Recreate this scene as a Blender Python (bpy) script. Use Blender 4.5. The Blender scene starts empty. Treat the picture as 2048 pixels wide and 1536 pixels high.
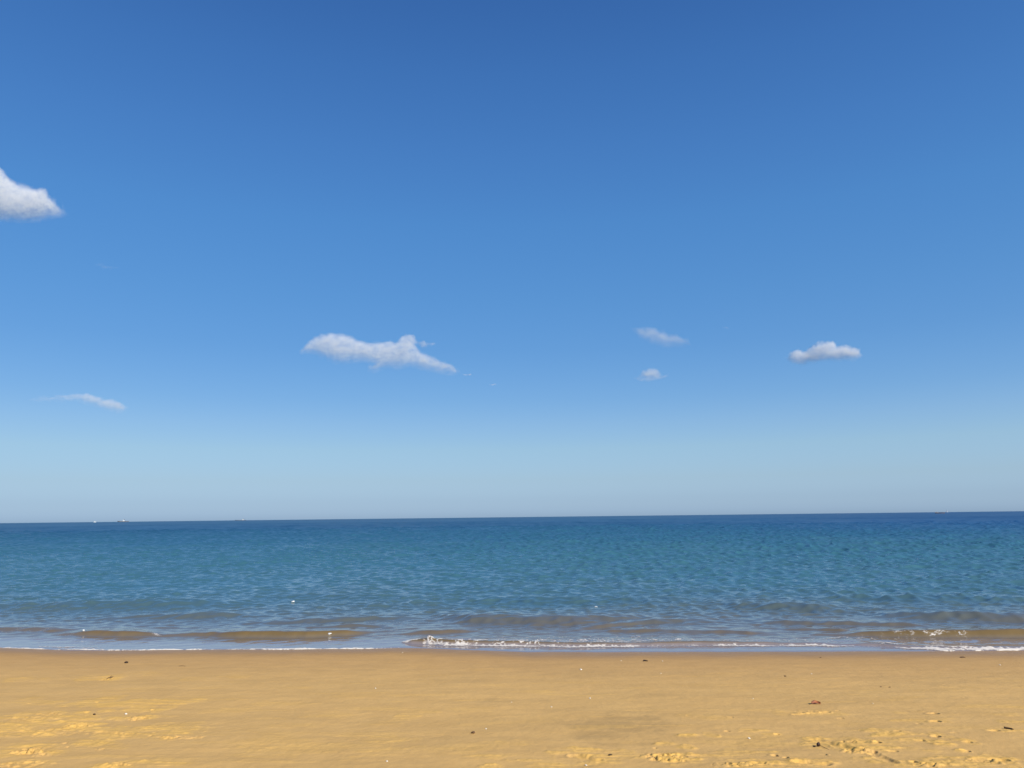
import bpy, math
import numpy as np

# ------------------------------------------------------------------ camera, sky, sun, exposure
SC = bpy.context.scene
COL = SC.collection
W0, H0, FPX = 2048.0, 1536.0, 1536.0            # photograph size, focal length in its pixels
EYE = np.array([0.0, 0.0, 2.3])
PITCH = math.atan((1034.0 - 768.0) / FPX)
ROLL = -math.atan(24.0 / 2048.0)
cam_data = bpy.data.cameras.new("camera")
cam = bpy.data.objects.new("camera", cam_data)
COL.objects.link(cam)
cam_data.sensor_width = 36.0
cam_data.lens = 36.0 * FPX / W0
cam_data.clip_start = 0.05
cam_data.clip_end = 60000.0
from mathutils import Matrix, Vector
cam.matrix_world = (Matrix.Translation(Vector(EYE)) @ Matrix.Rotation(math.pi / 2 + PITCH, 4, 'X')
                    @ Matrix.Rotation(ROLL, 4, 'Z'))
SC.camera = cam

SUN_ELEV = math.radians(34.0)
SUN_AZ = math.radians(138.0)                    # clockwise from the view direction (+Y): behind and to the right
SUN_DIR = np.array([math.sin(SUN_AZ) * math.cos(SUN_ELEV), math.cos(SUN_AZ) * math.cos(SUN_ELEV), math.sin(SUN_ELEV)])

world = bpy.data.worlds.new("World")
SC.world = world
world.use_nodes = True
wn, wl = world.node_tree.nodes, world.node_tree.links
wn.clear()
w_out = wn.new("ShaderNodeOutputWorld")
w_bg = wn.new("ShaderNodeBackground")
w_sky = wn.new("ShaderNodeTexSky")
w_sky.sky_type = 'NISHITA'
w_sky.sun_disc = False
w_sky.sun_elevation = SUN_ELEV
w_sky.sun_rotation = SUN_AZ
w_sky.altitude = 0.0
w_sky.air_density = 1.0
w_sky.dust_density = 0.6
w_sky.ozone_density = 2.0
w_bg.inputs['Strength'].default_value = 0.13
# tint of the air by elevation (a marine haze layer low down, deeper blue high up)
w_tc = wn.new("ShaderNodeTexCoord")
w_sep = wn.new("ShaderNodeSeparateXYZ")
w_ramp = wn.new("ShaderNodeValToRGB")
w_mul = wn.new("ShaderNodeMix")
w_mul.data_type = 'RGBA'
w_mul.blend_type = 'MULTIPLY'
w_mul.inputs['Factor'].default_value = 1.0
wl.new(w_tc.outputs['Generated'], w_sep.inputs[0])
wl.new(w_sep.outputs['Z'], w_ramp.inputs['Fac'])
# the same sky looked up mostly by height above the horizon, so that it stays even from side to side
w_r = wn.new("ShaderNodeMath")
w_r.operation = 'MULTIPLY'
wl.new(w_sep.outputs['Z'], w_r.inputs[0])
wl.new(w_sep.outputs['Z'], w_r.inputs[1])
w_r1 = wn.new("ShaderNodeMath")
w_r1.operation = 'SUBTRACT'
w_r1.inputs[0].default_value = 1.0
wl.new(w_r.outputs[0], w_r1.inputs[1])
w_r2 = wn.new("ShaderNodeMath")
w_r2.operation = 'SQRT'
wl.new(w_r1.outputs[0], w_r2.inputs[0])
w_cmb = wn.new("ShaderNodeCombineXYZ")
wl.new(w_r2.outputs[0], w_cmb.inputs['Y'])
wl.new(w_sep.outputs['Z'], w_cmb.inputs['Z'])
w_sky2 = wn.new("ShaderNodeTexSky")
for _k in ('sky_type', 'sun_disc', 'sun_elevation', 'sun_rotation', 'altitude', 'air_density', 'dust_density', 'ozone_density'):
    setattr(w_sky2, _k, getattr(w_sky, _k))
wl.new(w_cmb.outputs[0], w_sky2.inputs['Vector'])
w_mix = wn.new("ShaderNodeMix")
w_mix.data_type = 'RGBA'
w_mix.inputs['Factor'].default_value = 0.25
wl.new(w_sky2.outputs[0], w_mix.inputs[6])
wl.new(w_sky.outputs[0], w_mix.inputs[7])
wl.new(w_mix.outputs[2], w_mul.inputs[6])
wl.new(w_ramp.outputs['Color'], w_mul.inputs[7])
wl.new(w_mul.outputs[2], w_bg.inputs['Color'])
wl.new(w_bg.outputs[0], w_out.inputs['Surface'])
SKY_TINT = [(0.0057, (0.3656, 0.5301, 0.9411)),
            (0.0216, (0.3417, 0.4726, 0.7994)),
            (0.0471, (0.3712, 0.4667, 0.6728)),
            (0.0856, (0.4131, 0.505, 0.6346)),
            (0.1179, (0.392, 0.5048, 0.6538)),
            (0.1501, (0.3506, 0.4993, 0.6673)),
            (0.214, (0.3159, 0.5137, 0.7063)),
            (0.2768, (0.3165, 0.5596, 0.7666)),
            (0.3669, (0.323, 0.6179, 0.8615)),
            (0.4504, (0.317, 0.6156, 0.9055)),
            (0.5261, (0.2972, 0.5963, 0.9165)),
            (0.5933, (0.2695, 0.5515, 0.8893))]
while len(w_ramp.color_ramp.elements) < len(SKY_TINT):
    w_ramp.color_ramp.elements.new(0.5)
for el, (p, c) in zip(w_ramp.color_ramp.elements, SKY_TINT):
    el.position = p
    el.color = (*c, 1.0)

sun_data = bpy.data.lights.new("sun", 'SUN')
sun_data.energy = 4.2
sun_data.angle = math.radians(0.53)
sun_data.color = (1.0, 0.915, 0.77)
sun = bpy.data.objects.new("sun", sun_data)
COL.objects.link(sun)
sun.rotation_euler = Vector(SUN_DIR).to_track_quat('Z', 'Y').to_euler()

vs = SC.view_settings
vs.view_transform = 'Standard'
vs.look = 'None'
vs.exposure = 0.4
vs.gamma = 1.0
vs.use_curve_mapping = False
SC.cycles.max_bounces = 10
SC.cycles.diffuse_bounces = 8
SC.cycles.use_denoising = True
SC.cycles.transparent_max_bounces = 16

# ------------------------------------------------------------------ helpers
RNG = np.random.default_rng(11)
MW = np.array(cam.matrix_world.to_3x3())


def ray(px, py):
    d = MW @ np.array([(px - W0 / 2) / FPX, -(py - H0 / 2) / FPX, -1.0])
    return d / np.linalg.norm(d)


def at_level(px, py, z=0.0):
    d = ray(px, py)
    t = (z - EYE[2]) / d[2]
    return EYE + d * t


_perm = np.random.default_rng(5).permutation(1024).astype(np.int32)
_perm = np.concatenate([_perm, _perm])
_ga = np.random.default_rng(6).random(1024).astype(np.float32) * 2 * np.pi
_gx, _gy = np.cos(_ga), np.sin(_ga)


def perlin(x, y, seed=0):
    x = np.asarray(x, np.float32) + 17.3 * seed
    y = np.asarray(y, np.float32) - 9.1 * seed
    xi, yi = np.floor(x).astype(np.int32), np.floor(y).astype(np.int32)
    xf, yf = x - xi, y - yi
    u, v = xf * xf * xf * (xf * (xf * 6 - 15) + 10), yf * yf * yf * (yf * (yf * 6 - 15) + 10)

    def g(ix, iy, fx, fy):
        h = _perm[(_perm[ix & 1023] + iy) & 1023]
        return _gx[h] * fx + _gy[h] * fy
    a = g(xi, yi, xf, yf)
    b = g(xi + 1, yi, xf - 1, yf)
    c = g(xi, yi + 1, xf, yf - 1)
    d = g(xi + 1, yi + 1, xf - 1, yf - 1)
    return (a + u * (b - a) + v * (c - a + u * (a - b - c + d))) * 1.5


def fbm(x, y, octaves=4, seed=0, gain=0.5):
    out, amp, f = 0.0, 1.0, 1.0
    for o in range(octaves):
        out = out + amp * perlin(x * f, y * f, seed + o * 3)
        amp *= gain
        f *= 2.03
    return out


def sstep(a, b, x):
    t = np.clip((x - a) / (b - a), 0.0, 1.0)
    return t * t * (3 - 2 * t)


def tag(o, label=None, cat=None, group=None, kind=None):
    if label:
        o['label'] = label
    if cat:
        o['category'] = cat
    if group:
        o['group'] = group
    if kind:
        o['kind'] = kind
    return o


def mesh_obj(name, verts, faces, mat, parent=None, smooth=True):
    """verts n x 3 array, faces m x k array (all k-gons) or a list of tuples"""
    me = bpy.data.meshes.new(name)
    verts = np.asarray(verts, np.float32)
    if isinstance(faces, np.ndarray):
        k = faces.shape[1]
        me.vertices.add(len(verts))
        me.vertices.foreach_set("co", verts.ravel())
        me.loops.add(faces.size)
        me.polygons.add(len(faces))
        me.polygons.foreach_set("loop_start", np.arange(0, faces.size, k, dtype=np.int32))
        me.polygons.foreach_set("loop_total", np.full(len(faces), k, np.int32))
        me.loops.foreach_set("vertex_index", faces.astype(np.int32).ravel())
        me.update(calc_edges=True)
        me.validate()
    else:
        me.from_pydata([tuple(v) for v in verts], [], faces)
        me.update()
    if smooth:
        me.polygons.foreach_set("use_smooth", np.ones(len(me.polygons), bool))
    if mat is not None:
        me.materials.append(mat)
    o = bpy.data.objects.new(name, me)
    COL.objects.link(o)
    if parent is not None:
        o.parent = parent
    return o


def empty(name, loc, rz=0.0):
    o = bpy.data.objects.new(name, None)
    o.empty_display_size = 0.1
    COL.objects.link(o)
    o.location = loc
    o.rotation_euler = (0, 0, rz)
    return o


def grid_faces(nr, nc):
    i = np.arange(nr - 1)[:, None] * nc + np.arange(nc - 1)[None, :]
    return np.stack([i, i + 1, i + nc + 1, i + nc], -1).reshape(-1, 4)


def add_float(o, name, arr):
    a = o.data.attributes.new(name, 'FLOAT', 'POINT')
    a.data.foreach_set("value", np.asarray(arr, np.float32).ravel())


def add_color(o, name, arr):
    a = o.data.attributes.new(name, 'FLOAT_COLOR', 'POINT')
    c = np.ones((len(arr), 4), np.float32)
    c[:, :3] = arr
    a.data.foreach_set("color", c.ravel())


def new_mat(name):
    m = bpy.data.materials.new(name)
    m.use_nodes = True
    nt = m.node_tree
    return m, nt.nodes, nt.links, nt.nodes["Principled BSDF"]


def simple_mat(name, color, rough=0.7, var=0.25, scale=40.0, bump=0.0, color2=None):
    """plain material with a noise variation of its colour and optional bump"""
    m, n, l, p = new_mat(name)
    tc = n.new("ShaderNodeTexCoord")
    nz = n.new("ShaderNodeTexNoise")
    nz.inputs['Scale'].default_value = scale
    nz.inputs['Detail'].default_value = 4.0
    l.new(tc.outputs['Object'], nz.inputs['Vector'])
    rp = n.new("ShaderNodeValToRGB")
    c2 = color2 or tuple(c * (1 - var) for c in color)
    rp.color_ramp.elements[0].position = 0.35
    rp.color_ramp.elements[1].position = 0.65
    rp.color_ramp.elements[0].color = (*c2, 1)
    rp.color_ramp.elements[1].color = (*color, 1)
    l.new(nz.outputs['Fac'], rp.inputs['Fac'])
    l.new(rp.outputs['Color'], p.inputs['Base Color'])
    p.inputs['Roughness'].default_value = rough
    if bump > 0:
        b = n.new("ShaderNodeBump")
        b.inputs['Strength'].default_value = bump
        b.inputs['Distance'].default_value = 0.01
        l.new(nz.outputs['Fac'], b.inputs['Height'])
        l.new(b.outputs[0], p.inputs['Normal'])
    return m


# ------------------------------------------------------------------ shoreline
_sh_px = [(-300, 1291), (0, 1296.5), (30, 1297), (70, 1298.5), (130, 1301), (200, 1302), (260, 1301.5), (330, 1300.5), (430, 1300),
          (600, 1299.5), (700, 1298.5), (790, 1296.5), (860, 1298), (930, 1300.5), (1000, 1303), (1060, 1304.5), (1200, 1305),
          (1400, 1304.5), (1550, 1304), (1650, 1304), (1750, 1303.5), (1850, 1303), (1950, 1302.5), (2048, 1302), (2400, 1302)]
_sh = np.array([at_level(*p)[:2] for p in _sh_px])
SLOPE = 0.05


def shore_y(x):
    x = np.asarray(x, float)
    y = np.interp(x, _sh[:, 0], _sh[:, 1])
    return y + 0.035 * perlin(x * 1.1, 0 * x, 31) + 0.012 * perlin(x * 4.0, 0 * x, 32)


def shore_smooth(x):
    return np.interp(x, [-400, -14, -7, 0, 7, 14, 400], [70, 15.75, 14.55, 13.98, 13.62, 13.55, 20])


def sand_base(x, y):
    s = np.asarray(y) - shore_y(np.asarray(x))
    s2 = np.asarray(y) - shore_smooth(np.asarray(x))
    k = sstep(-3.0, -0.5, s)
    s = s2 * (1 - k) + s * k
    z = -SLOPE * s
    return np.where(z > 0.8, 0.8 + 0.5 * (1 - np.exp(-(z - 0.8) / 0.5)), z)


def on_sand(px, py):
    d = ray(px, py)
    t0, t1 = 3.0, 40.0
    ts = np.linspace(t0, t1, 4000)
    P = EYE[None] + ts[:, None] * d[None]
    h = sand_base(P[:, 0], P[:, 1])
    i = int(np.argmax(P[:, 2] < h))
    return P[i]


# ------------------------------------------------------------------ marks in the sand: (px, py, half width px, half height px, strength)
DRY = [  # loose dry yellow sand lying in streaks on the firm beach
    (60, 1452, 110, 15, .85), (150, 1457, 75, 13, .85), (300, 1466, 90, 11, .65), (235, 1409, 95, 7, .75), (60, 1500, 70, 12, .6), (1690, 1489, 80, 11, .75), (1960, 1520, 80, 10, .7), (1190, 1512, 70, 10, .6),
    (50, 1404, 45, 3, .5), (62, 1396, 22, 3, .4), (95, 1407, 30, 4, .6), (205, 1399, 38, 7, .7), (165, 1407, 25, 4, .9), (250, 1407, 60, 3, .8),
    (262, 1404, 18, 6, .9), (330, 1405, 40, 5, .8), (385, 1401, 40, 3, .7), (318, 1420, 12, 5, 1.), (270, 1419, 32, 4, 1.), (165, 1425, 20, 3, .9),
    (216, 1422, 18, 3, .9), (85, 1427, 40, 5, .6), (235, 1437, 24, 4, .9), (290, 1434, 35, 3, .7), (75, 1438, 80, 4, .8), (20, 1436, 30, 4, .7),
    (70, 1455, 45, 8, .9), (130, 1458, 45, 9, .9), (155, 1448, 35, 5, 1.), (30, 1460, 40, 9, .6), (190, 1447, 45, 3, .7), (100, 1470, 35, 5, .6),
    (290, 1461, 55, 7, .8), (340, 1470, 45, 8, .7), (250, 1460, 30, 4, .6), (365, 1447, 50, 3, .5), (190, 1487, 55, 5, .8), (30, 1498, 30, 4, .8),
    (60, 1495, 40, 7, .7), (100, 1504, 30, 4, .8), (230, 1494, 20, 4, .6), (120, 1516, 60, 2, .4), (40, 1525, 60, 8, .5), (230, 1530, 50, 6, .8),
    (320, 1528, 60, 4, .7), (210, 1356, 40, 4, 1.), (50, 1357, 35, 3, .6), (300, 1347, 30, 3, .4), (390, 1357, 30, 3, .35), (460, 1353, 35, 3, .35),
    (545, 1408, 35, 4, .3), (460, 1420, 50, 5, .25), (560, 1452, 50, 4, .2), (560, 1497, 60, 8, .35), (520, 1510, 60, 4, .3), (660, 1430, 40, 5, .3),
    (600, 1375, 50, 3, .25), (700, 1392, 40, 3, .2),
    (815, 1432, 25, 4, .45), (850, 1425, 60, 4, .3), (940, 1420, 40, 4, .25), (770, 1480, 50, 8, .4), (830, 1500, 40, 4, .35), (1000, 1487, 50, 4, .35),
    (960, 1515, 60, 3, .5), (740, 1500, 40, 6, .35), (985, 1534, 20, 4, 1.), (1050, 1522, 40, 4, .5),
    (1160, 1500, 40, 4, .9), (1120, 1506, 25, 4, .6), (1200, 1512, 50, 9, .7), (1180, 1520, 80, 10, .5), (1100, 1530, 50, 6, .6), (1260, 1515, 40, 5, .5),
    (1370, 1470, 22, 3, .8), (1424, 1469, 12, 3, 1.), (1490, 1461, 28, 2.5, .6), (1325, 1488, 25, 4, .7), (1370, 1494, 25, 4, .7), (1420, 1509, 40, 3, .6),
    (1460, 1504, 30, 5, .6), (1500, 1505, 50, 4, .6), (1360, 1516, 50, 8, .9), (1530, 1527, 40, 6, .8), (1480, 1530, 50, 6, .6), (1390, 1432, 40, 3, .3),
    (1430, 1436, 40, 3, .3), (1545, 1467, 18, 2, .5), (1625, 1425, 60, 5, .4), (1640, 1478, 30, 5, 1.), (1670, 1483, 60, 8, .8), (1612, 1490, 18, 5, .8),
    (1710, 1502, 30, 8, .9), (1760, 1498, 40, 3, .7), (1770, 1499, 60, 3, .4), (1590, 1522, 35, 6, 1.), (1640, 1523, 35, 4, .8), (1560, 1530, 35, 5, .6),
    (1740, 1520, 35, 10, .8), (1800, 1527, 50, 6, .7), (1870, 1529, 35, 7, 1.), (1930, 1518, 60, 4, .8), (1975, 1516, 30, 8, .9), (2020, 1517, 40, 4, .9),
    (1750, 1460, 30, 3, .7), (1785, 1462, 25, 3, .6), (1770, 1472, 40, 3, .8), (1830, 1468, 55, 3, .9), (1865, 1470, 22, 5, .7), (1790, 1486, 25, 3, .6),
    (1745, 1486, 18, 3, .6), (1835, 1480, 25, 3, .6), (1880, 1488, 25, 5, .8), (1870, 1503, 22, 3, 1.), (1925, 1503, 18, 3, .9), (1932, 1485, 18, 4, .7),
    (1795, 1424, 20, 3, .35), (1835, 1422, 22, 2, .35), (1805, 1441, 20, 2, .5), (1860, 1443, 28, 3, .45), (1990, 1413, 60, 3, .45), (2010, 1428, 30, 3, .4),
    (2025, 1444, 32, 4, .7), (2000, 1462, 35, 3, .7), (2040, 1464, 30, 3, .6), (1880, 1381, 60, 2, .25), (1830, 1395, 40, 2, .2), (1420, 1352, 60, 2, .25),
    (800, 1322, 30, 1.5, .3), (960, 1330, 25, 1.5, .35), (1060, 1330, 30, 1.5, .3), (955, 1339, 15, 1.5, .3), (1000, 1340, 20, 1.5, .3), (860, 1322, 20, 1.5, .25),
    (740, 1321, 20, 1.5, .25), (1500, 1337, 25, 1.5, .3), (1610, 1331, 30, 1.5, .3), (1710, 1331, 25, 1.5, .3), (1780, 1333, 40, 1.5, .3), (1920, 1329, 40, 1.5, .3),
    (1090, 1366, 40, 2, .25), (1070, 1383, 35, 2, .3), (1240, 1337, 40, 2, .2), (110, 1327, 40, 1.5, .3), (160, 1319, 20, 1.5, .3), (260, 1316, 30, 1.5, .2),
    (270, 1328, 30, 1.5, .25), (380, 1327, 30, 1.5, .25), (560, 1332, 30, 1.5, .25), (600, 1320, 25, 1.5, .25),
]
GREY = [(1240, 1452, 90, 16, .6), (1290, 1442, 40, 8, .6), (1200, 1470, 70, 8, .5), (1330, 1450, 60, 10, .4), (1000, 1402, 60, 4, .25), (900, 1362, 60, 4, .25),
        (1180, 1345, 60, 4, .25), (1040, 1325, 80, 8, .25), (1390, 1350, 30, 4, .3), (1280, 1392, 70, 3, .25), (1240, 1488, 70, 4, .5), (560, 1365, 80, 6, .15)]
# dents pressed into the sand: (px, py, half length m, half width m, depth m, turn deg)
DENT = [(1872, 1427, .055, .028, .030, 0), (1876, 1444, .055, .026, .034, -5), (1876, 1475, .040, .024, .030, 0), (1758, 1487, .034, .022, .030, 0),
        (1845, 1483, .045, .018, .020, -10), (1798, 1463, .030, .018, .020, -10), (1940, 1486, .040, .018, .018, -10), (1936, 1503, .040, .018, .024, -10),
        (1790, 1503, .050, .018, .018, -15), (1678, 1421, .030, .016, .014, 0), (1683, 1436, .045, .018, .012, 0), (1552, 1512, .030, .022, .026, 0),
        (1574, 1516, .026, .018, .020, 0), (1556, 1468, .024, .015, .018, 0), (1457, 1462, .030, .016, .016, 0), (1994, 1463, .055, .025, .020, 0),
        (2008, 1520, .080, .03, .024, 0), (1830, 1525, .03, .02, .022, 0), (1615, 1527, .06, .03, .02, 0), (1752, 1505, .02, .015, .02, 0),
        (131, 1487, .022, .02, .026, 0), (303, 1473, .024, .02, .026, 0), (307, 1420, .022, .018, .022, 0), (41, 1429, .03, .02, .016, 0), (60, 1408, .03, .02, .014, 0),
        (145, 1450, .03, .02, .014, 0), (137, 1494, .02, .012, .016, 0), (196, 1405, .025, .018, .014, 0), (176, 1426, .025, .02, .014, 0),
        (310, 1466, .02, .02, .012, 0), (1464, 1436, .03, .015, .014, -15), (1376, 1432, .015, .012, .014, 0), (1312, 1496, .02, .014, .014, 0),
        (1840, 1448, .03, .02, .008, 0), (1912, 1467, .05, .02, .008, 0)]
# long scuffed troughs: (px0, py0, px1, py1, half width m, depth m)
TROUGH = [(1632, 1480, 1712, 1502, .06, .010), (1740, 1506, 1786, 1526, .05, .013), (1655, 1424, 1590, 1428, .03, .010), (1150, 1512, 1190, 1520, .05, .012),
          (200, 1465, 260, 1470, .05, .010), (1600, 1526, 1650, 1529, .05, .014), (1955, 1521, 1985, 1526, .05, .014)]
# broken crusts: (px, py, half width m, half depth m, height m)
CRUMB = [(275, 1436, .11, .11, .024), (60, 1503, .14, .14, .022), (85, 1508, .10, .10, .020), (1345, 1516, .20, .16, .011), (1310, 1512, .16, .10, .008),
         (160, 1452, .16, .14, .012), (215, 1358, .12, .12, .012), (345, 1477, .16, .10, .012), (1715, 1502, .14, .12, .014), (230, 1532, .14, .10, .016),
         (100, 1430, .16, .10, .010), (385, 1477, .12, .08, .012), (1700, 1484, .14, .05, .014), (1970, 1522, .2, .08, .012), (60, 1440, .3, .2, .007), (110, 1465, .4, .2, .007),
         (40, 1528, .3, .12, .012), (200, 1500, .05, .04, .014), (1860, 1531, .2, .08, .012), (1650, 1510, .05, .03, .01), (1925, 1397, .04, .03, .01), (1773, 1373, .1, .04, .006),
         (1620, 1424, .25, .12, .006), (1480, 1530, .3, .1, .01)]


def _px_ell(lst):
    out = []
    for (px, py, rx, ry, k) in lst:
        c = on_sand(px, py)
        ex = on_sand(px + rx, py)
        ey = on_sand(px, py - ry)
        out.append((c[0], c[1], abs(ex[0] - c[0]) * 1.2, abs(ey[1] - c[1]) * 1.35, min(1.0, k * 1.25)))
    return out


def ell_mask(X, Y, lst, seed, soft=0.55, warp=0.45, streaky=0.75):
    """soft union of noise-edged patches"""
    m = np.zeros(X.shape, np.float32)
    wx = fbm(X * 3.2, Y * 2.2, 4, seed)
    wf = fbm(X * 14.0, Y * 9.0, 3, seed + 40)
    ws = fbm(X * 2.4, Y * 13.0, 4, seed + 60)
    for (cx, cy, rx, ry, k) in lst:
        sel = (np.abs(X - cx) < rx * 1.9) & (np.abs(Y - cy) < ry * 1.9)
        if not sel.any():
            continue
        r = np.sqrt(((X[sel] - cx) / rx) ** 2 + ((Y[sel] - cy) / ry) ** 2) + warp * wx[sel] + 0.16 * wf[sel]
        v = k * sstep(1.0 + soft * 0.5, 1.0 - soft, r) * np.clip(1 - 0.37 * streaky + streaky * ws[sel], 0.1, 1.0)
        m[sel] = np.maximum(m[sel], v)
    return m


def sand_detail(X, Y):
    """relief on top of the beach slope and its masks; X, Y flat arrays"""
    z = np.zeros(X.shape, np.float32)
    up = sstep(0.3, 2.5, shore_y(X) - Y)
    z += up * (0.012 * perlin(X * 0.55, Y * 0.8, 3) + 0.0045 * fbm(X * 1.6, Y * 2.6, 3, 7) + 0.0016 * fbm(X * 9.0, Y * 9.0, 3, 9))
    dry = ell_mask(X, Y, _px_ell(DRY), 12, soft=0.42, warp=0.6, streaky=0.9)
    far_dry = sstep(0.15, 0.75, fbm(X * 0.7, Y * 1.9, 4, 60)) * sstep(9.2, 6.6, Y) * 0.35
    streak = sstep(0.42, 0.8, fbm(X * 0.9, Y * 5.0, 4, 66)) * sstep(0.3, 1.5, shore_y(X) - Y) * 0.28
    dry = np.maximum(np.maximum(dry, far_dry), streak)
    grey = ell_mask(X, Y, _px_ell(GREY), 21, soft=0.9, warp=0.9, streaky=0.25)
    z += 0.010 * dry * (0.7 + 0.5 * fbm(X * 6, Y * 6, 3, 70)) + 0.0065 * dry * sstep(10.0, 7.5, Y) * fbm(X * 13, Y * 11, 3, 73)
    for (px, py, a, b, dep, turn) in DENT:
        dep = dep * 0.8
        c = on_sand(px, py)
        sel = (np.abs(X - c[0]) < 0.3) & (np.abs(Y - c[1]) < 0.3)
        if not sel.any():
            continue
        ct, st = math.cos(math.radians(turn)), math.sin(math.radians(turn))
        dx, dy = X[sel] - c[0], Y[sel] - c[1]
        u, v = (dx * ct + dy * st), (-dx * st + dy * ct)
        u = np.where(u > 0, u / (a * 0.55), u / (a * 1.6))      # steep on the right, a drag mark to the left
        v = v / (b * 1.7)
        r = np.sqrt(u * u + v * v) + 0.18 * perlin(X[sel] * 40, Y[sel] * 40, 5)
        z[sel] -= dep * sstep(1.0, 0.45, r)
        z[sel] += dep * 0.16 * np.exp(-((r - 1.15) / 0.22) ** 2)
    for (x0, y0, x1, y1, hw, dep) in TROUGH:
        a, b = on_sand(x0, y0)[:2], on_sand(x1, y1)[:2]
        sel = (X > min(a[0], b[0]) - .3) & (X < max(a[0], b[0]) + .3) & (Y > min(a[1], b[1]) - .3) & (Y < max(a[1], b[1]) + .3)
        if not sel.any():
            continue
        ab = b - a
        t = np.clip(((X[sel] - a[0]) * ab[0] + (Y[sel] - a[1]) * ab[1]) / (ab @ ab), 0, 1)
        r = np.hypot(X[sel] - a[0] - t * ab[0], Y[sel] - a[1] - t * ab[1]) / hw + 0.35 * fbm(X[sel] * 12, Y[sel] * 12, 3, 14)
        z[sel] -= dep * sstep(1.1, 0.35, r)
        z[sel] += dep * 0.4 * np.exp(-((r - 1.35) / 0.3) ** 2)
    for (px, py, a, b, hgt) in CRUMB:
        c = on_sand(px, py)
        sel = (np.abs(X - c[0]) < a * 1.6) & (np.abs(Y - c[1]) < b * 1.6)
        if not sel.any():
            continue
        r = np.hypot((X[sel] - c[0]) / a, (Y[sel] - c[1]) / b) + 0.3 * fbm(X[sel] * 10, Y[sel] * 10, 2, 15)
        n = fbm(X[sel] * 16, Y[sel] * 16, 3, 16)
        z[sel] += 0.75 * hgt * sstep(1.15, 0.4, r) * (sstep(-0.05, 0.22, n) * 1.5 - 0.6)
    return z, dry, grey


def sand_at(x, y):
    X, Y = np.array([x], float), np.array([y], float)
    return float(sand_base(X, Y)[0] + sand_detail(X, Y)[0][0])


# ------------------------------------------------------------------ beach
def build_sand():
    th = np.concatenate([np.radians(np.arange(-180, -44, 4.0)), np.radians(np.linspace(-42, 42, 1400)), np.radians(np.arange(46, 181, 4.0))])
    d = [0.0, 0.6, 1.2, 1.8, 2.4, 3.0, 3.6, 4.2, 4.7]
    while d[-1] < 17.5:
        d.append(d[-1] * 1.0016 if d[-1] < 15.5 else d[-1] * 1.01)
    while d[-1] < 260:
        d.append(d[-1] * 1.25)
    d = np.array(d)
    D, T = np.meshgrid(d, th, indexing='ij')
    X, Y = (D * np.sin(T)).ravel(), (D * np.cos(T)).ravel()
    z = sand_base(X, Y)
    det, dry, grey = sand_detail(X, Y)
    near = (Y > 3.5) & (np.abs(X) < 14)
    z = z + np.where(near, det, 0.012 * perlin(X * .55, Y * .8, 3))
    z = np.maximum(z, -4.0)
    o = mesh_obj("sand_beach", np.stack([X, Y, z], -1), grid_faces(len(d), len(th)), sand_material())
    sdist = shore_y(X) - Y
    edge = sdist + 0.10 * fbm(X * 0.8, Y * 0.8, 3, 80)
    wet = sstep(1.25, 0.1, edge)
    add_float(o, "wet", wet)
    add_float(o, "damp", sstep(4.2, 0.6, edge))
    add_float(o, "dry", dry)
    add_float(o, "grey", grey)
    tag(o, kind='structure')
    return o


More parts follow.
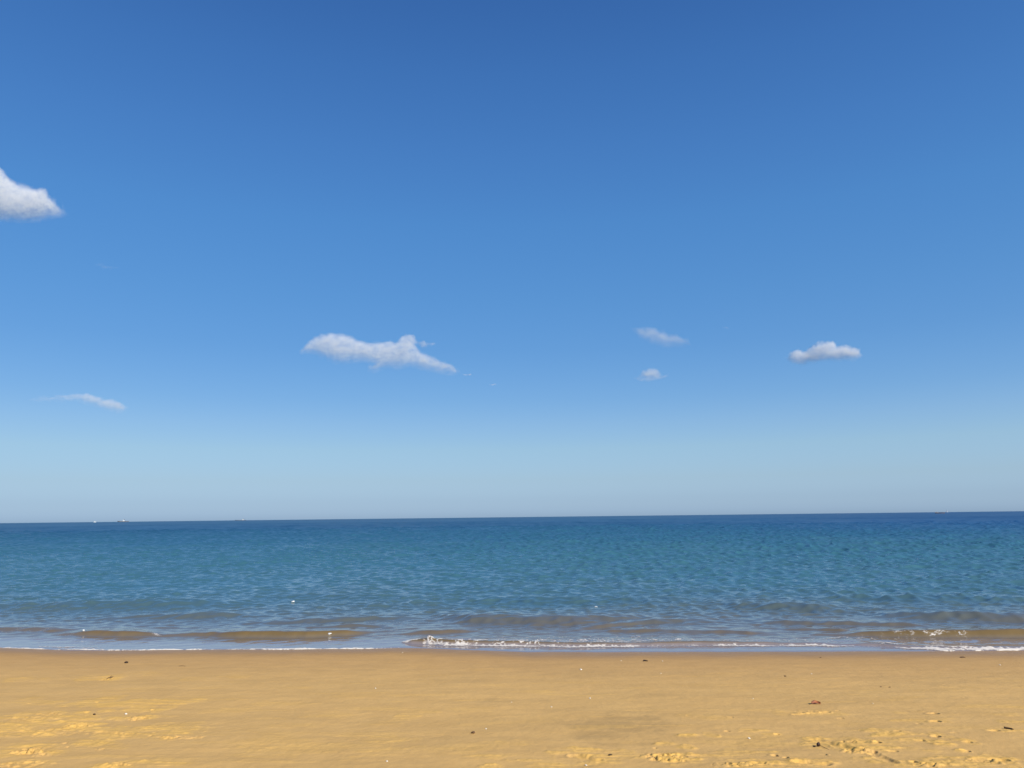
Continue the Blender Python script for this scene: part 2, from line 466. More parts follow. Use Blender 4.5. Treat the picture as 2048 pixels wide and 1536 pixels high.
def sand_material():
    m, n, l, p = new_mat("beach_sand")
    def att(name):
        a = n.new("ShaderNodeAttribute")
        a.attribute_name = name
        return a.outputs['Fac']
    def mix(fac, a, b, blend='MIX'):
        x = n.new("ShaderNodeMix")
        x.data_type = 'RGBA'
        x.blend_type = blend
        if isinstance(fac, float):
            x.inputs[0].default_value = fac
        else:
            l.new(fac, x.inputs[0])
        for s, v in ((6, a), (7, b)):
            if isinstance(v, tuple):
                x.inputs[s].default_value = (*v, 1)
            else:
                l.new(v, x.inputs[s])
        return x.outputs[2]
    tc = n.new("ShaderNodeTexCoord")
    def noise(scale, detail=4.0, stretch=(1, 1, 1)):
        mp = n.new("ShaderNodeMapping")
        mp.inputs['Scale'].default_value = stretch
        l.new(tc.outputs['Object'], mp.inputs[0])
        z = n.new("ShaderNodeTexNoise")
        z.inputs['Scale'].default_value = scale
        z.inputs['Detail'].default_value = detail
        l.new(mp.outputs[0], z.inputs['Vector'])
        return z.outputs['Fac']
    firm = mix(noise(0.8, 6, (1, 3.0, 1)), SAND_FIRM_A, SAND_FIRM_B)
    c = mix(att("grey"), firm, SAND_GREY)
    c = mix(att("dry"), c, SAND_DRY)
    c = mix(att("damp"), c, SAND_DAMP)
    c = mix(att("wet"), c, SAND_WET)
    grain = noise(420.0, 2)
    rp = n.new("ShaderNodeValToRGB")
    rp.color_ramp.elements[0].position = 0.30
    rp.color_ramp.elements[0].color = (0.72, 0.70, 0.68, 1)
    rp.color_ramp.elements[1].position = 0.62
    rp.color_ramp.elements[1].color = (1.08, 1.08, 1.08, 1)
    l.new(grain, rp.inputs['Fac'])
    c = mix(1.0, c, rp.outputs['Color'], 'MULTIPLY')
    rp3 = n.new("ShaderNodeValToRGB")                           # uneven drying, hand-sized mottling
    rp3.color_ramp.elements[0].position = 0.36
    rp3.color_ramp.elements[0].color = (0.955, 0.95, 0.945, 1)
    rp3.color_ramp.elements[1].position = 0.62
    rp3.color_ramp.elements[1].color = (1.03, 1.03, 1.03, 1)
    l.new(noise(2.6, 4, (1, 1.8, 1)), rp3.inputs['Fac'])
    c = mix(1.0, c, rp3.outputs['Color'], 'MULTIPLY')
    rp2 = n.new("ShaderNodeValToRGB")                           # scattered dark and pale grains and chips
    rp2.color_ramp.elements[0].position = 0.24
    rp2.color_ramp.elements[0].color = (0.45, 0.42, 0.38, 1)
    rp2.color_ramp.elements[1].position = 0.33
    rp2.color_ramp.elements[1].color = (1, 1, 1, 1)
    l.new(noise(70.0, 3), rp2.inputs['Fac'])
    c = mix(0.7, c, rp2.outputs['Color'], 'MULTIPLY')
    l.new(c, p.inputs['Base Color'])
    mr = n.new("ShaderNodeMapRange")
    l.new(att("wet"), mr.inputs[0])
    mr.inputs[3].default_value = 0.95
    mr.inputs[4].default_value = 0.45
    l.new(mr.outputs[0], p.inputs['Roughness'])
    p.inputs['Specular IOR Level'].default_value = 0.25
    b1 = n.new("ShaderNodeBump")
    b1.inputs['Strength'].default_value = 0.5
    b1.inputs['Distance'].default_value = 0.004
    l.new(noise(140.0, 4), b1.inputs['Height'])
    b2 = n.new("ShaderNodeBump")
    b2.inputs['Strength'].default_value = 0.35
    b2.inputs['Distance'].default_value = 0.012
    l.new(noise(22.0, 5), b2.inputs['Height'])
    l.new(b2.outputs[0], b1.inputs['Normal'])
    l.new(b1.outputs[0], p.inputs['Normal'])
    return m


SAND_FIRM_A, SAND_FIRM_B = (0.585, 0.366, 0.130), (0.71, 0.443, 0.157)
SAND_DRY = (0.745, 0.455, 0.120)
SAND_GREY = (0.455, 0.29, 0.110)
SAND_DAMP = (0.545, 0.328, 0.122)
SAND_WET = (0.38, 0.226, 0.090)
sand = build_sand()

# ------------------------------------------------------------------ sea
# swell lines near the shore: foot line in the photograph's pixels, heights along it, face width m, back width m
RIDGES = [
    ([(95, 1270), (165, 1271), (230, 1272), (285, 1272), (318, 1273), (400, 1272), (450, 1274), (520, 1275), (610, 1275), (690, 1271), (750, 1265)],
     [0, .09, .10, .07, .04, .05, .10, .115, .115, .09, 0], .24, 1.6),
    ([(1600, 1270), (1700, 1272), (1760, 1272), (1850, 1274), (1950, 1274), (2048, 1274), (2200, 1274), (2400, 1272)], [0, .04, .08, .125, .125, .12, .10, 0], .25, 1.5),
    ([(806, 1284), (836, 1287), (858, 1288), (900, 1291), (960, 1291), (1060, 1292), (1150, 1294), (1250, 1293), (1400, 1290), (1500, 1291), (1640, 1291), (1690, 1292),
      (1760, 1293), (1830, 1299), (1900, 1301.5), (2048, 1301), (2300, 1301)],
     [0, .07, .10, .08, .07, .06, .06, .06, .06, .05, .04, .02, .04, .04, .035, .03, .02], .16, 0.9),
    ([(800, 1285), (822, 1288), (845, 1289), (862, 1288)], [0, .05, .075, 0], .13, .35),
    ([(850, 1236), (940, 1248), (1050, 1251), (1150, 1251), (1250, 1247), (1350, 1240)], [0, .13, .15, .15, .12, 0], .75, 1.6),
    ([(1130, 1263), (1200, 1258), (1300, 1250), (1400, 1246), (1500, 1243)], [0, .05, .08, .06, 0], .35, 1.2),
    ([(1160, 1264), (1300, 1265), (1400, 1265), (1500, 1267), (1580, 1265)], [0, .05, .04, .055, 0], .3, 1.0),
    ([(780, 1269), (860, 1268), (920, 1266), (960, 1263)], [0, .06, .06, 0], .3, .8),
    ([(-200, 1222), (60, 1222), (200, 1218), (330, 1216), (480, 1210)], [.1, .17, .17, .16, 0], 1.1, 2.2),
    ([(450, 1250), (560, 1250), (640, 1247), (740, 1242), (850, 1240)], [0, .07, .10, .08, 0], .45, 1.3),
    ([(540, 1264), (620, 1261), (700, 1257), (790, 1254)], [0, .06, .08, 0], .35, 1.0),
    ([(1440, 1214), (1560, 1222), (1660, 1225), (1760, 1224)], [0, .13, .14, 0], .9, 2.0),
    ([(1760, 1238), (1860, 1241), (1960, 1243), (2060, 1246), (2300, 1246)], [0, .12, .16, .16, .1], .7, 1.8),
    ([(1500, 1248), (1620, 1250), (1720, 1252), (1840, 1256), (1900, 1258)], [0, .08, .09, .07, 0], .4, 1.2),
    ([(1540, 1258), (1640, 1262), (1690, 1264), (1730, 1264)], [0, .05, .07, 0], .3, .8),
    ([(-200, 1262), (0, 1262), (90, 1264), (150, 1262)], [.05, .06, .05, 0], .35, 1.2),
    ([(150, 1240), (280, 1240), (420, 1236), (520, 1232)], [0, .08, .09, 0], .5, 1.4),
    ([(900, 1205), (1080, 1208), (1250, 1207), (1420, 1203)], [0, .12, .12, 0], 1.2, 2.4),
    ([(520, 1196), (700, 1200), (860, 1198)], [0, .12, 0], 1.2, 2.4),
    ([(1650, 1200), (1800, 1204), (2000, 1206), (2200, 1204)], [0, .12, .12, 0], 1.2, 2.4),
]
# foam lines: (polyline px, strengths, width m, ragged)
FOAM_LINES = [
    ([(-100, 1295), (0, 1296), (30, 1296.5), (60, 1298), (100, 1299.5), (150, 1300), (210, 1301), (280, 1301), (400, 1299.6), (520, 1299), (640, 1298.6), (740, 1297.4), (800, 1296), (850, 1296.5)],
     [.6, .5, .9, 1, .5, .9, 1, 1, .7, .5, .8, .5, .4, 0], .13, .5),
    ([(60, 1292), (90, 1294), (150, 1294.5), (200, 1296), (225, 1297)], [0, .5, .8, .5, 0], .14, .7),
    ([(846, 1287), (858, 1289), (900, 1291), (960, 1291.5), (1060, 1292.5), (1150, 1294), (1250, 1293), (1400, 1290.5), (1500, 1291), (1640, 1291), (1690, 1292.3), (1760, 1293), (1830, 1298.8),
      (1900, 1301), (2048, 1300.6), (2300, 1300.6)], [.9, 1.2, 1.1, 1, .9, .9, .9, .8, .9, .8, .7, .6, .9, 1, .9, .6], .25, .75),
    ([(1740, 1284), (1770, 1288), (1800, 1291), (1830, 1295), (1900, 1298), (1960, 1299)], [.4, .9, 1, 1, .8, .4], .2, .6),
    ([(804, 1284), (815, 1285), (835, 1285.5), (850, 1286)], [.5, .9, .8, .3], .10, .4),
    ([(1840, 1271), (1850, 1271.2), (1870, 1271), (1890, 1271), (1903, 1271.5), (1920, 1271.5), (1937, 1271)], [.2, .75, .7, .45, .15, .6, .1], .13, .9),
    ([(1780, 1269), (1790, 1270), (1800, 1270), (1812, 1269)], [.3, .8, .6, .2], .16, .7),
    ([(1816, 1270), (1823, 1271), (1832, 1271)], [.6, 1.0, .3], .2, .6),
    ([(302, 1269), (312, 1270), (324, 1271)], [.25, .6, .35], .12, .5),
    ([(1500, 1281), (1600, 1278), (1690, 1272), (1750, 1272)], [0, .4, .5, 0], .3, .9),
    ([(1680, 1266), (1720, 1262), (1760, 1262), (1790, 1266)], [0, .5, .5, 0], .22, .9),
]
FOAM_PATCH = [  # lacy foam (px, py, half px, half px, strength)
    (940, 1285, 90, 7, .95), (1060, 1285, 120, 8, .85), (1200, 1283, 140, 8, .75), (1350, 1280, 120, 6, .7), (1500, 1281, 120, 5, .6), (1620, 1280, 120, 6, .55), (1080, 1275, 120, 5, .45),
    (1250, 1273, 120, 5, .45), (1740, 1275, 90, 6, .5), (1850, 1284, 120, 6, .35), (1960, 1287, 120, 6, .3), (860, 1285, 10, 7, 1.25), (882, 1289, 26, 5, .95), (1780, 1289, 40, 4, .7),
    (500, 1284, 200, 6, .22), (200, 1285, 160, 6, .22), (700, 1283, 100, 6, .2), (1868, 1271, 26, 2.5, .65), (1922, 1271.5, 14, 2.2, .55),
]


def line_y(pts):
    P = np.array([at_level(*p)[:2] for p in pts])
    o = np.argsort(P[:, 0])
    return P[o, 0], P[o, 1], o


def make_components():
    r = np.random.default_rng(77)
    comps = []
    N = 150
    lam = np.exp(np.linspace(math.log(0.11), math.log(8.0), N)) * np.exp(r.normal(0, .03, N))
    for L in lam:
        spread = 0.95 if L < 1.0 else (0.75 if L < 1.8 else (0.5 if L < 3 else 0.3))
        a = r.normal(0.30, spread)                       # radians off the straight run-in
        k = 2 * math.pi / L
        slope = 0.024 * (0.6 if L < 0.2 else 1.0)
        comps.append((L, k * math.sin(a), -k * math.cos(a), slope * WAVE_GAIN, r.random() * 2 * math.pi))
    return comps


WAVE_GAIN = 1.0


def build_sea():
    th = np.concatenate([np.radians(np.arange(-80, -44, 2.0)), np.radians(np.linspace(-43, 43, 1250)), np.radians(np.arange(45, 81, 2.0))])
    d0 = np.empty_like(th)
    for i, t in enumerate(th):
        lo, hi = 5.0, 400.0
        for _ in range(50):
            mid = (lo + hi) / 2
            if mid * math.cos(t) < float(shore_y(mid * math.sin(t))):
                lo = mid
            else:
                hi = mid
        d0[i] = hi
    g = [1.0]
    step = 0.0006
    while g[-1] < 900:
        if g[-1] > 1.01:
            step = 0.002
        if g[-1] > 14:
            step = 0.0045
        if g[-1] > 45:
            step = 0.02
        g.append(g[-1] * (1 + step))
    g = np.array(g)
    nr, nc = len(g), len(th)
    Dm = g[:, None] * d0[None, :]
    X = (Dm * np.sin(th)[None, :]).astype(np.float64)
    Y = (Dm * np.cos(th)[None, :]).astype(np.float64)
    dth = np.gradient(th)
    dg = np.gradient(g)
    cell = np.maximum(Dm * dth[None, :], dg[:, None] * d0[None, :]).ravel().astype(np.float32)
    x, y = X.ravel(), Y.ravel()
    sy = shore_y(x)
    s = (y - sy)
    xf, yf = x.astype(np.float32), y.astype(np.float32)
    amp = (0.06 + 0.19 * sstep(0.5, 1.3, s) + 0.75 * sstep(1.2, 7.5, s)).astype(np.float32)
    gust = 1.0 + 0.20 * fbm(xf * 0.09, yf * 0.05, 3, 90) + 0.22 * fbm(xf * 0.012, yf * 0.006, 3, 94)
    lnl0 = np.log(np.interp(s, [0, 4, 8, 22, 55, 130, 400], [.32, .35, .42, .62, 0.95, 1.7, 3.4])).astype(np.float32)     # waves run longer farther out
    amp *= np.clip(gust, 0.4, 1.7).astype(np.float32)
    far_up = (1 + 0.4 * sstep(10, 45, s)).astype(np.float32)
    z = np.zeros(x.shape, np.float32)
    ox = np.zeros(x.shape, np.float32)
    oy = np.zeros(x.shape, np.float32)
    lost = np.zeros(x.shape, np.float32)
    for (L, kx, ky, sl, ph) in make_components():
        k = math.hypot(kx, ky)
        w = np.clip((L / cell - 2.0) / 1.6, 0, 1)
        lost += (1 - w * w) * sl * sl * 0.5
        idx = np.nonzero(w > 0)[0]
        if len(idx) == 0:
            continue
        p = kx * x[idx] + ky * y[idx] + ph
        p = np.mod(p, 2 * math.pi).astype(np.float32)
        a = w[idx] * amp[idx] * far_up[idx] * (sl / k)
        a = a * (0.16 + 1.7 * np.exp(-(math.log(L) - lnl0[idx]) ** 2 / 0.6))
        z[idx] += a * np.sin(p)
        q = 0.8 * a * np.cos(p)
        ox[idx] += q * (kx / k)
        oy[idx] += q * (ky / k)
    # swell lines
    ridge = np.zeros(x.shape, np.float32)
    wob = 0.10 * fbm(xf * 0.9, yf * 0.25, 3, 101)
    fine = 0.02 * fbm(xf * 2.2, yf * 1.5, 3, 105)
    nearsel = np.nonzero(s < 40)[0]
    for k, (pts, hs, wf, wb) in enumerate(RIDGES):
        lx, ly, o = line_y(pts)
        hh = np.array(hs, float)[o]
        xi = x[nearsel]
        env = np.interp(xi, lx, hh, left=0, right=0)
        act = env > 0.002
        ii = nearsel[act]
        t = y[ii] - np.interp(x[ii], lx, ly) + (wob[ii] * (wf / .3) * 0.5 + fine[ii])
        e = env[act] * (1 + 0.22 * perlin(xf[ii] * 1.3, 0 * xf[ii], 110 + k))
        up = sstep(0.0, wf, t)
        dn = np.exp(-np.maximum(t - wf, 0) / wb * 2.0)
        ridge[ii] = np.maximum(ridge[ii], (e * up * dn).astype(np.float32))
    film = 0.011 * (1 - np.exp(-np.maximum(s, 0) / 0.05))
    base = film - 0.035 * (1 - np.exp(-np.maximum(s, 0) / 0.9))
    base = np.where(s < 0.012, -0.004, base)
    # foam
    foam = np.zeros(x.shape, np.float32)
    lace = np.zeros(x.shape, np.float32)
    rag = fbm(xf * 3.0, yf * 3.0, 4, 120)
    rag2 = fbm(xf * 11.0, yf * 6.0, 3, 124)
    for k, (pts, st, wd, rg) in enumerate(FOAM_LINES):
        lx, ly, o = line_y(pts)
        ss = np.array(st, float)[o]
        ii = nearsel
        env = np.interp(x[ii], lx, ss, left=0, right=0)
        act = env > 0.01
        ii = ii[act]
        e = env[act]
        t = y[ii] - np.interp(x[ii], lx, ly) + 0.08 * rg * rag[ii]
        ww = 0.42 * wd * (0.35 + 0.75 * e) * np.clip(1 + rg * 1.1 * rag2[ii] + 0.5 * rag[ii], 0.15, 2)
        front = sstep(-0.05, 0.0, t + 0.03)
        v = e * front * sstep(1.0, 0.2, t / np.maximum(ww, 0.02))
        v = v * np.clip(0.75 + rg * 1.2 * fbm(xf[ii] * 1.1, yf[ii] * 0.6, 3, 150 + k), 0.40, 1.1)
        foam[ii] = np.maximum(foam[ii], v.astype(np.float32))
    for (px, py, rx, ry, k) in FOAM_PATCH:
        c, ex, ey = at_level(px, py), at_level(px + rx, py), at_level(px, py - ry)
        ax, ay = abs(ex[0] - c[0]), abs(ey[1] - c[1])
        ii = nearsel[(np.abs(x[nearsel] - c[0]) < ax * 1.6) & (np.abs(y[nearsel] - c[1]) < ay * 1.6)]
        r = np.hypot((x[ii] - c[0]) / ax, (y[ii] - c[1]) / ay)
        lace[ii] = np.maximum(lace[ii], k * sstep(1.4, 0.3, r))
    lacen = 1 - np.abs(fbm(xf * 4.5 + 0.3 * rag, yf * 2.2, 4, 130)) * 2.2           # ridged: thin white threads
    lacem = lace * sstep(0.52, 1.0, lacen) + np.clip(lace - 0.85, 0, 1) * 1.6 * sstep(-.2, .3, rag2 + .3)
    foam_all = np.clip(np.maximum(foam, lacem), 0, 1.2)
    lift = 0.008 * np.clip(foam, 0, 1.2) * (0.7 + 0.9 * np.clip(rag2 + 0.4, 0, 1)) + 0.045 * np.clip(lace - 0.7, 0, 1) * np.clip(0.7 + fbm(xf * 6, yf * 4, 2, 161), 0.2, 1.3)
    zz = base + z + ridge + lift
    sandz = sand_base(x, y)
    zz = np.where(s > 0.012, np.maximum(zz, sandz + 0.004), sandz - 0.004)
    keep = sstep(0.15, 1.2, s)
    verts = np.stack([x + ox * keep, y + oy * keep, zz], -1)
    # colour of the water body: sky reflection painted into the swash, stirred sand inshore, green over the shallows, blue beyond
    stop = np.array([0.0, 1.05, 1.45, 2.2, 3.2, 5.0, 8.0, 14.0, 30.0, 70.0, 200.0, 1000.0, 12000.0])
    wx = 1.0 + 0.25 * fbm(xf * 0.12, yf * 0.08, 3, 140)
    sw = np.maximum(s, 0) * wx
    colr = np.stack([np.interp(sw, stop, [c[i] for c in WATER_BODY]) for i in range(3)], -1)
    deep = (sstep(0.05, 0.6, x / y + 0.12 * fbm(xf * .02, yf * .008, 3, 170)) * sstep(35, 160, s) * 0.75)[:, None]      # deeper water off to the right
    colr = colr * (1 - deep) + np.array([.011, .055, .160]) * deep
    stir = (sstep(0.02, 0.07, ridge) * sstep(2.7, 1.6, s))[:, None]                 # sand churned up inside the breaking waves
    colr = colr * (1 - stir) + np.array([.168, .116, .048]) * stir
    faces = grid_faces(nr, nc)
    o = mesh_obj("sea_water", verts, faces, water_material())
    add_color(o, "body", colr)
    add_float(o, "rough", np.clip(np.sqrt(np.sqrt(2.0 * (0.35 * lost * amp * amp + 0.00004))), 0.05, 0.6))
    add_float(o, "near", sstep(120.0, 20.0, s))
    tag(o, kind='structure')
    global SEA_V
    SEA_V = verts[(Dm.ravel() < 45)]
    # foam skin: the faces of the sea under foam, lifted a little
    fz = foam_all[faces].max(1)
    sel = np.nonzero((fz > 0.03) & (Dm.ravel()[faces[:, 0]] < 60))[0]
    ff = faces[sel]
    used, inv = np.unique(ff, return_inverse=True)
    fv = verts[used].copy()
    fv[:, 2] += 0.003 + 0.007 * np.clip(foam_all[used], 0, 1)
    fo = mesh_obj("sea_foam", fv, inv.reshape(-1, 4), foam_material())
    add_float(fo, "foam", foam_all[used])
    tag(fo, "white foam left by small waves breaking along the shoreline", "foam", kind='stuff')
    return o


WATER_BODY = [(.25, .215, .215), (.235, .20, .195), (.175, .135, .085), (.152, .125, .085), (.122, .120, .103), (.088, .118, .118), (.058, .120, .142), (.046, .128, .166), (.038, .127, .174), (.026, .105, .175),  # swash stops paled to lavender, standing in for reflected sky
              (.018, .080, .165), (.018, .078, .155), (.045, .105, .165)]  # far rim lightened, horizon haze put into the water colour


def water_material():
    m, n, l, p = new_mat("sea_water_surface")
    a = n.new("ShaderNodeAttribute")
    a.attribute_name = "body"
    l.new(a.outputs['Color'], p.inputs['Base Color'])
    r = n.new("ShaderNodeAttribute")
    r.attribute_name = "rough"
    l.new(r.outputs['Fac'], p.inputs['Roughness'])
    p.inputs['IOR'].default_value = 1.333
    tc = n.new("ShaderNodeTexCoord")
    mp = n.new("ShaderNodeMapping")
    mp.inputs['Scale'].default_value = (0.7, 1.3, 1.0)
    mp.inputs['Rotation'].default_value = (0, 0, 0.25)
    l.new(tc.outputs['Object'], mp.inputs[0])
    nz = n.new("ShaderNodeTexNoise")
    nz.inputs['Scale'].default_value = 9.0
    nz.inputs['Detail'].default_value = 3.0
    l.new(mp.outputs[0], nz.inputs['Vector'])
    b = n.new("ShaderNodeBump")
    b.inputs['Strength'].default_value = 0.05
    b.inputs['Distance'].default_value = 0.02
    l.new(nz.outputs['Fac'], b.inputs['Height'])
    l.new(b.outputs[0], p.inputs['Normal'])
    return m


def foam_material():
    m, n, l, p = new_mat("sea_foam_bubbles")
    p.inputs['Base Color'].default_value = (0.76, 0.71, 0.65, 1)
    p.inputs['Roughness'].default_value = 0.8
    p.inputs['Specular IOR Level'].default_value = 0.2
    a = n.new("ShaderNodeAttribute")
    a.attribute_name = "foam"
    tc = n.new("ShaderNodeTexCoord")
    nz = n.new("ShaderNodeTexNoise")
    nz.inputs['Scale'].default_value = 26.0
    nz.inputs['Detail'].default_value = 4.0
    l.new(tc.outputs['Object'], nz.inputs['Vector'])
    s = n.new("ShaderNodeMath")
    s.operation = 'SUBTRACT'
    s.inputs[0].default_value = 0.95
    l.new(a.outputs['Fac'], s.inputs[1])
    t = n.new("ShaderNodeMath")
    t.operation = 'SUBTRACT'
    l.new(nz.outputs['Fac'], t.inputs[0])
    h = n.new("ShaderNodeMath")
    h.operation = 'MULTIPLY'
    l.new(s.outputs[0], h.inputs[0])
    h.inputs[1].default_value = 0.75
    l.new(h.outputs[0], t.inputs[1])
    mr = n.new("ShaderNodeMapRange")
    mr.inputs[1].default_value = -0.02
    mr.inputs[2].default_value = 0.26
    l.new(t.outputs[0], mr.inputs[0])
    mr.inputs[4].default_value = 0.82
    l.new(mr.outputs[0], p.inputs['Alpha'])
    return m


sea = build_sea()

# ------------------------------------------------------------------ clouds: swarms of tiny droplet flakes with real depth
CLOUD_H = 1000.0
cm, cn, cl_, cp = new_mat("cloud_droplets")
_df = cn.new("ShaderNodeBsdfDiffuse")
_tr = cn.new("ShaderNodeBsdfTranslucent")
_mx = cn.new("ShaderNodeMixShader")
_df.inputs[0].default_value = (0.97, 0.97, 0.97, 1)
_tr.inputs[0].default_value = (0.97, 0.97, 0.97, 1)
cl_.new(_df.outputs[0], _mx.inputs[1])
cl_.new(_tr.outputs[0], _mx.inputs[2])
cl_.new(_mx.outputs[0], cn["Material Output"].inputs['Surface'])


def cloud(poly, label, seed, density, top_soft=5.0, base_soft=14.0, wisp=0.5, depth=0.7, a_px=0.06, group="small clouds over the sea"):
    """poly: outline in the photograph's pixels"""
    P = np.array(poly, float)
    r = np.random.default_rng(seed)
    x0, y0 = P.min(0) - 25
    x1, y1 = P.max(0) + 25
    gx, gy = np.meshgrid(np.arange(x0, x1, 1.0), np.arange(y0, y1, 1.0))
    # warp, then signed distance to the outline
    qx = gx + 3.2 * fbm(gx / 20, gy / 20, 4, seed)
    qy = gy + 3.2 * fbm(gx / 20, gy / 20, 4, seed + 50)
    dist = np.full(gx.shape, 1e9)
    inside = np.zeros(gx.shape, bool)
    n = len(P)
    for i in range(n):
        a, b = P[i], P[(i + 1) % n]
        ab = b - a
        t = np.clip(((qx - a[0]) * ab[0] + (qy - a[1]) * ab[1]) / (ab @ ab), 0, 1)
        dist = np.minimum(dist, np.hypot(qx - a[0] - t * ab[0], qy - a[1] - t * ab[1]))
        cond = (a[1] > qy) != (b[1] > qy)
        with np.errstate(divide='ignore', invalid='ignore'):
            xc = a[0] + (qy - a[1]) / (b[1] - a[1] if b[1] != a[1] else 1e-9) * ab[0]
        inside ^= cond & (qx < xc)
    sd = np.where(inside, dist, -dist)
    # height within the column decides how soft the edge is
    col = np.where(inside, gy, np.nan)
    with np.errstate(all='ignore'):
        import warnings
        warnings.simplefilter('ignore')
        cmid = np.nanmean(col, 0)
    cmid = np.where(np.isnan(cmid), P[:, 1].mean(), cmid)
    low = sstep(-8, 10, gy - cmid[None, :])
    soft = top_soft * (1 - low) + base_soft * low
    tau = density * sstep(-soft * 0.5, soft * 1.5, sd)
    tau = tau * np.clip(1 + wisp * fbm(gx / 16, gy / 9, 4, seed + 80), 0.05, 2.5)
    cnt = r.poisson(np.clip(tau, 0, None) / a_px * 2.0)     # random turn halves the face shown
    iy, ix = np.nonzero(cnt)
    rep = cnt[iy, ix]
    u = np.repeat(gx[iy, ix], rep) + r.random(rep.sum())
    v = np.repeat(gy[iy, ix], rep) + r.random(rep.sum())
    thick = np.repeat(np.clip(sd[iy, ix], 2, None), rep) * depth
    N = len(u)
    c = P.mean(0)
    dc = ray(*c)
    dist0 = (CLOUD_H - EYE[2]) / dc[2]
    m_px = dist0 / FPX
    dirs = (MW @ np.stack([(u - W0 / 2) / FPX, -(v - H0 / 2) / FPX, -np.ones(N)])).T
    fwd = MW @ np.array([0, 0, -1.0])
    sc = dist0 / (dirs / 1.0 @ dc)                          # onto a sheet square to the cloud's own direction
    off = r.normal(0, 1, N) * thick * m_px
    ctr = EYE + dirs * sc[:, None] + dc[None] * off[:, None]
    e1 = r.normal(0, 1, (N, 3))
    e1 /= np.linalg.norm(e1, axis=1, keepdims=True)
    e2 = np.cross(e1, r.normal(0, 1, (N, 3)))
    e2 /= np.linalg.norm(e2, axis=1, keepdims=True)
    rad = math.sqrt(a_px / 1.299) * m_px
    V = np.empty((N, 3, 3))
    for k in range(3):
        an = 2 * math.pi * k / 3
        V[:, k] = ctr + rad * (math.cos(an) * e1 + math.sin(an) * e2)
    org = EYE + dc * dist0
    o = mesh_obj("cloud", V.reshape(-1, 3) - org, np.arange(N * 3).reshape(N, 3), cm, smooth=False)
    o.location = org
    tag(o, label, "cloud", group)
    return o


cloud([(-60, 300), (-20, 318), (0, 338), (14, 352), (30, 366), (52, 372), (72, 378), (90, 378), (97, 392), (110, 402), (124, 425), (112, 428), (98, 430), (80, 436), (40, 437), (0, 436), (-60, 438)],
      "large white cloud cut off by the left edge of the sky", 201, 1.25, 9, 26, .35, 0.5)
cloud([(598, 702), (612, 688), (632, 674), (655, 667), (680, 667), (700, 673), (720, 682), (745, 685), (772, 684), (793, 684), (800, 673), (818, 669), (830, 673), (834, 684), (828, 692), (842, 704), (858, 713),
       (880, 722), (903, 732), (914, 742), (905, 746), (880, 741), (850, 736), (830, 731), (800, 732), (770, 732), (752, 740), (738, 738), (748, 726), (735, 720), (700, 722), (672, 722), (650, 714), (628, 704)],
      "long ragged white cloud with a drooping right tail above the sea", 202, 1.15, 6, 17, .4, 0.6)
cloud([(832, 684), (848, 681), (856, 686), (870, 684), (868, 691), (846, 693)], "tiny wisp curling off the long cloud's top", 203, .6, 4, 6, .6, 1.0, .03)
cloud([(922, 749), (934, 749), (944, 746), (942, 751), (928, 752)], "thin white streak off the tip of the long cloud's tail", 204, .8, 2, 2, .4, 1.0, .02)
cloud([(976, 768), (985, 766), (994, 768), (985, 770)], "faintest white fleck of cloud beyond the long cloud's tail", 205, .7, 2, 2, .4, 1.0, .012)
cloud([(1264, 657), (1285, 654), (1302, 654), (1318, 659), (1335, 666), (1355, 670), (1372, 681), (1376, 688), (1355, 691), (1325, 690), (1300, 684), (1280, 674)],
      "thin slanting grey-white cloud above a smaller puff", 206, .48, 7, 14, .4, 0.7, .04)
cloud([(1278, 754), (1284, 742), (1296, 737), (1312, 738), (1320, 748), (1322, 756), (1300, 758)], "small rounded puff of cloud below the slanting thin cloud", 207, .85, 5, 9, .4, 0.7, .03)
cloud([(1270, 757), (1284, 754), (1300, 756), (1318, 756), (1336, 749), (1330, 756), (1312, 760), (1280, 760)], "faint veil trailing under the small rounded puff", 208, .4, 4, 5, .6, 1.0, .03)
cloud([(1574, 716), (1582, 706), (1592, 699), (1612, 702), (1622, 697), (1634, 686), (1646, 682), (1668, 684), (1674, 692), (1690, 690), (1704, 695), (1718, 698), (1724, 710), (1712, 718), (1690, 717),
       (1660, 718), (1640, 720), (1620, 725), (1600, 728), (1584, 724)], "bright lumpy white cloud, the rightmost in the sky", 209, 1.35, 5, 12, .35, 0.6, .045)
cloud([(110, 792), (150, 789), (176, 788), (190, 793), (206, 797), (224, 799), (240, 806), (252, 816), (244, 822), (226, 819), (206, 814), (186, 806), (160, 799)],
      "low slim cloud drifting above the ships on the horizon", 210, .72, 6, 13, .4, 0.7, .04)
cloud([(56, 798), (74, 792), (100, 793), (130, 792), (158, 795), (140, 801), (100, 802), (70, 803)], "dim streak of cloud left of the low slim cloud", 211, .13, 6, 8, .7, 1.0, .03)
cloud([(190, 526), (206, 528), (224, 533), (236, 534), (222, 538), (204, 534)], "barely visible wisp below the large cloud at the left edge", 212, .09, 6, 6, .6, 1.0, .008)
cloud([(1442, 655), (1456, 654), (1464, 657), (1452, 660)], "barely visible wisp between the slanting cloud and the rightmost cloud", 213, .12, 4, 4, .6, 1.0, .005)

# ------------------------------------------------------------------ small things: stones, wood, leaf, shells, scraps afloat, ships
import bmesh


def on_sea(px, py):
    d = SEA_V - EYE
    c = d @ MW
    u = c[:, 0] / -c[:, 2] * FPX + W0 / 2
    v = -c[:, 1] / -c[:, 2] * FPX + H0 / 2
    e = np.hypot(u - px, v - py)
    near = np.nonzero(e < 2.5)[0]
    if len(near) == 0:
        return SEA_V[int(np.argmin(e))]
    return SEA_V[near[int(np.argmin(-c[near, 2]))]]


def mpp(P):
    return float(-((np.asarray(P) - EYE) @ MW)[2] / FPX)


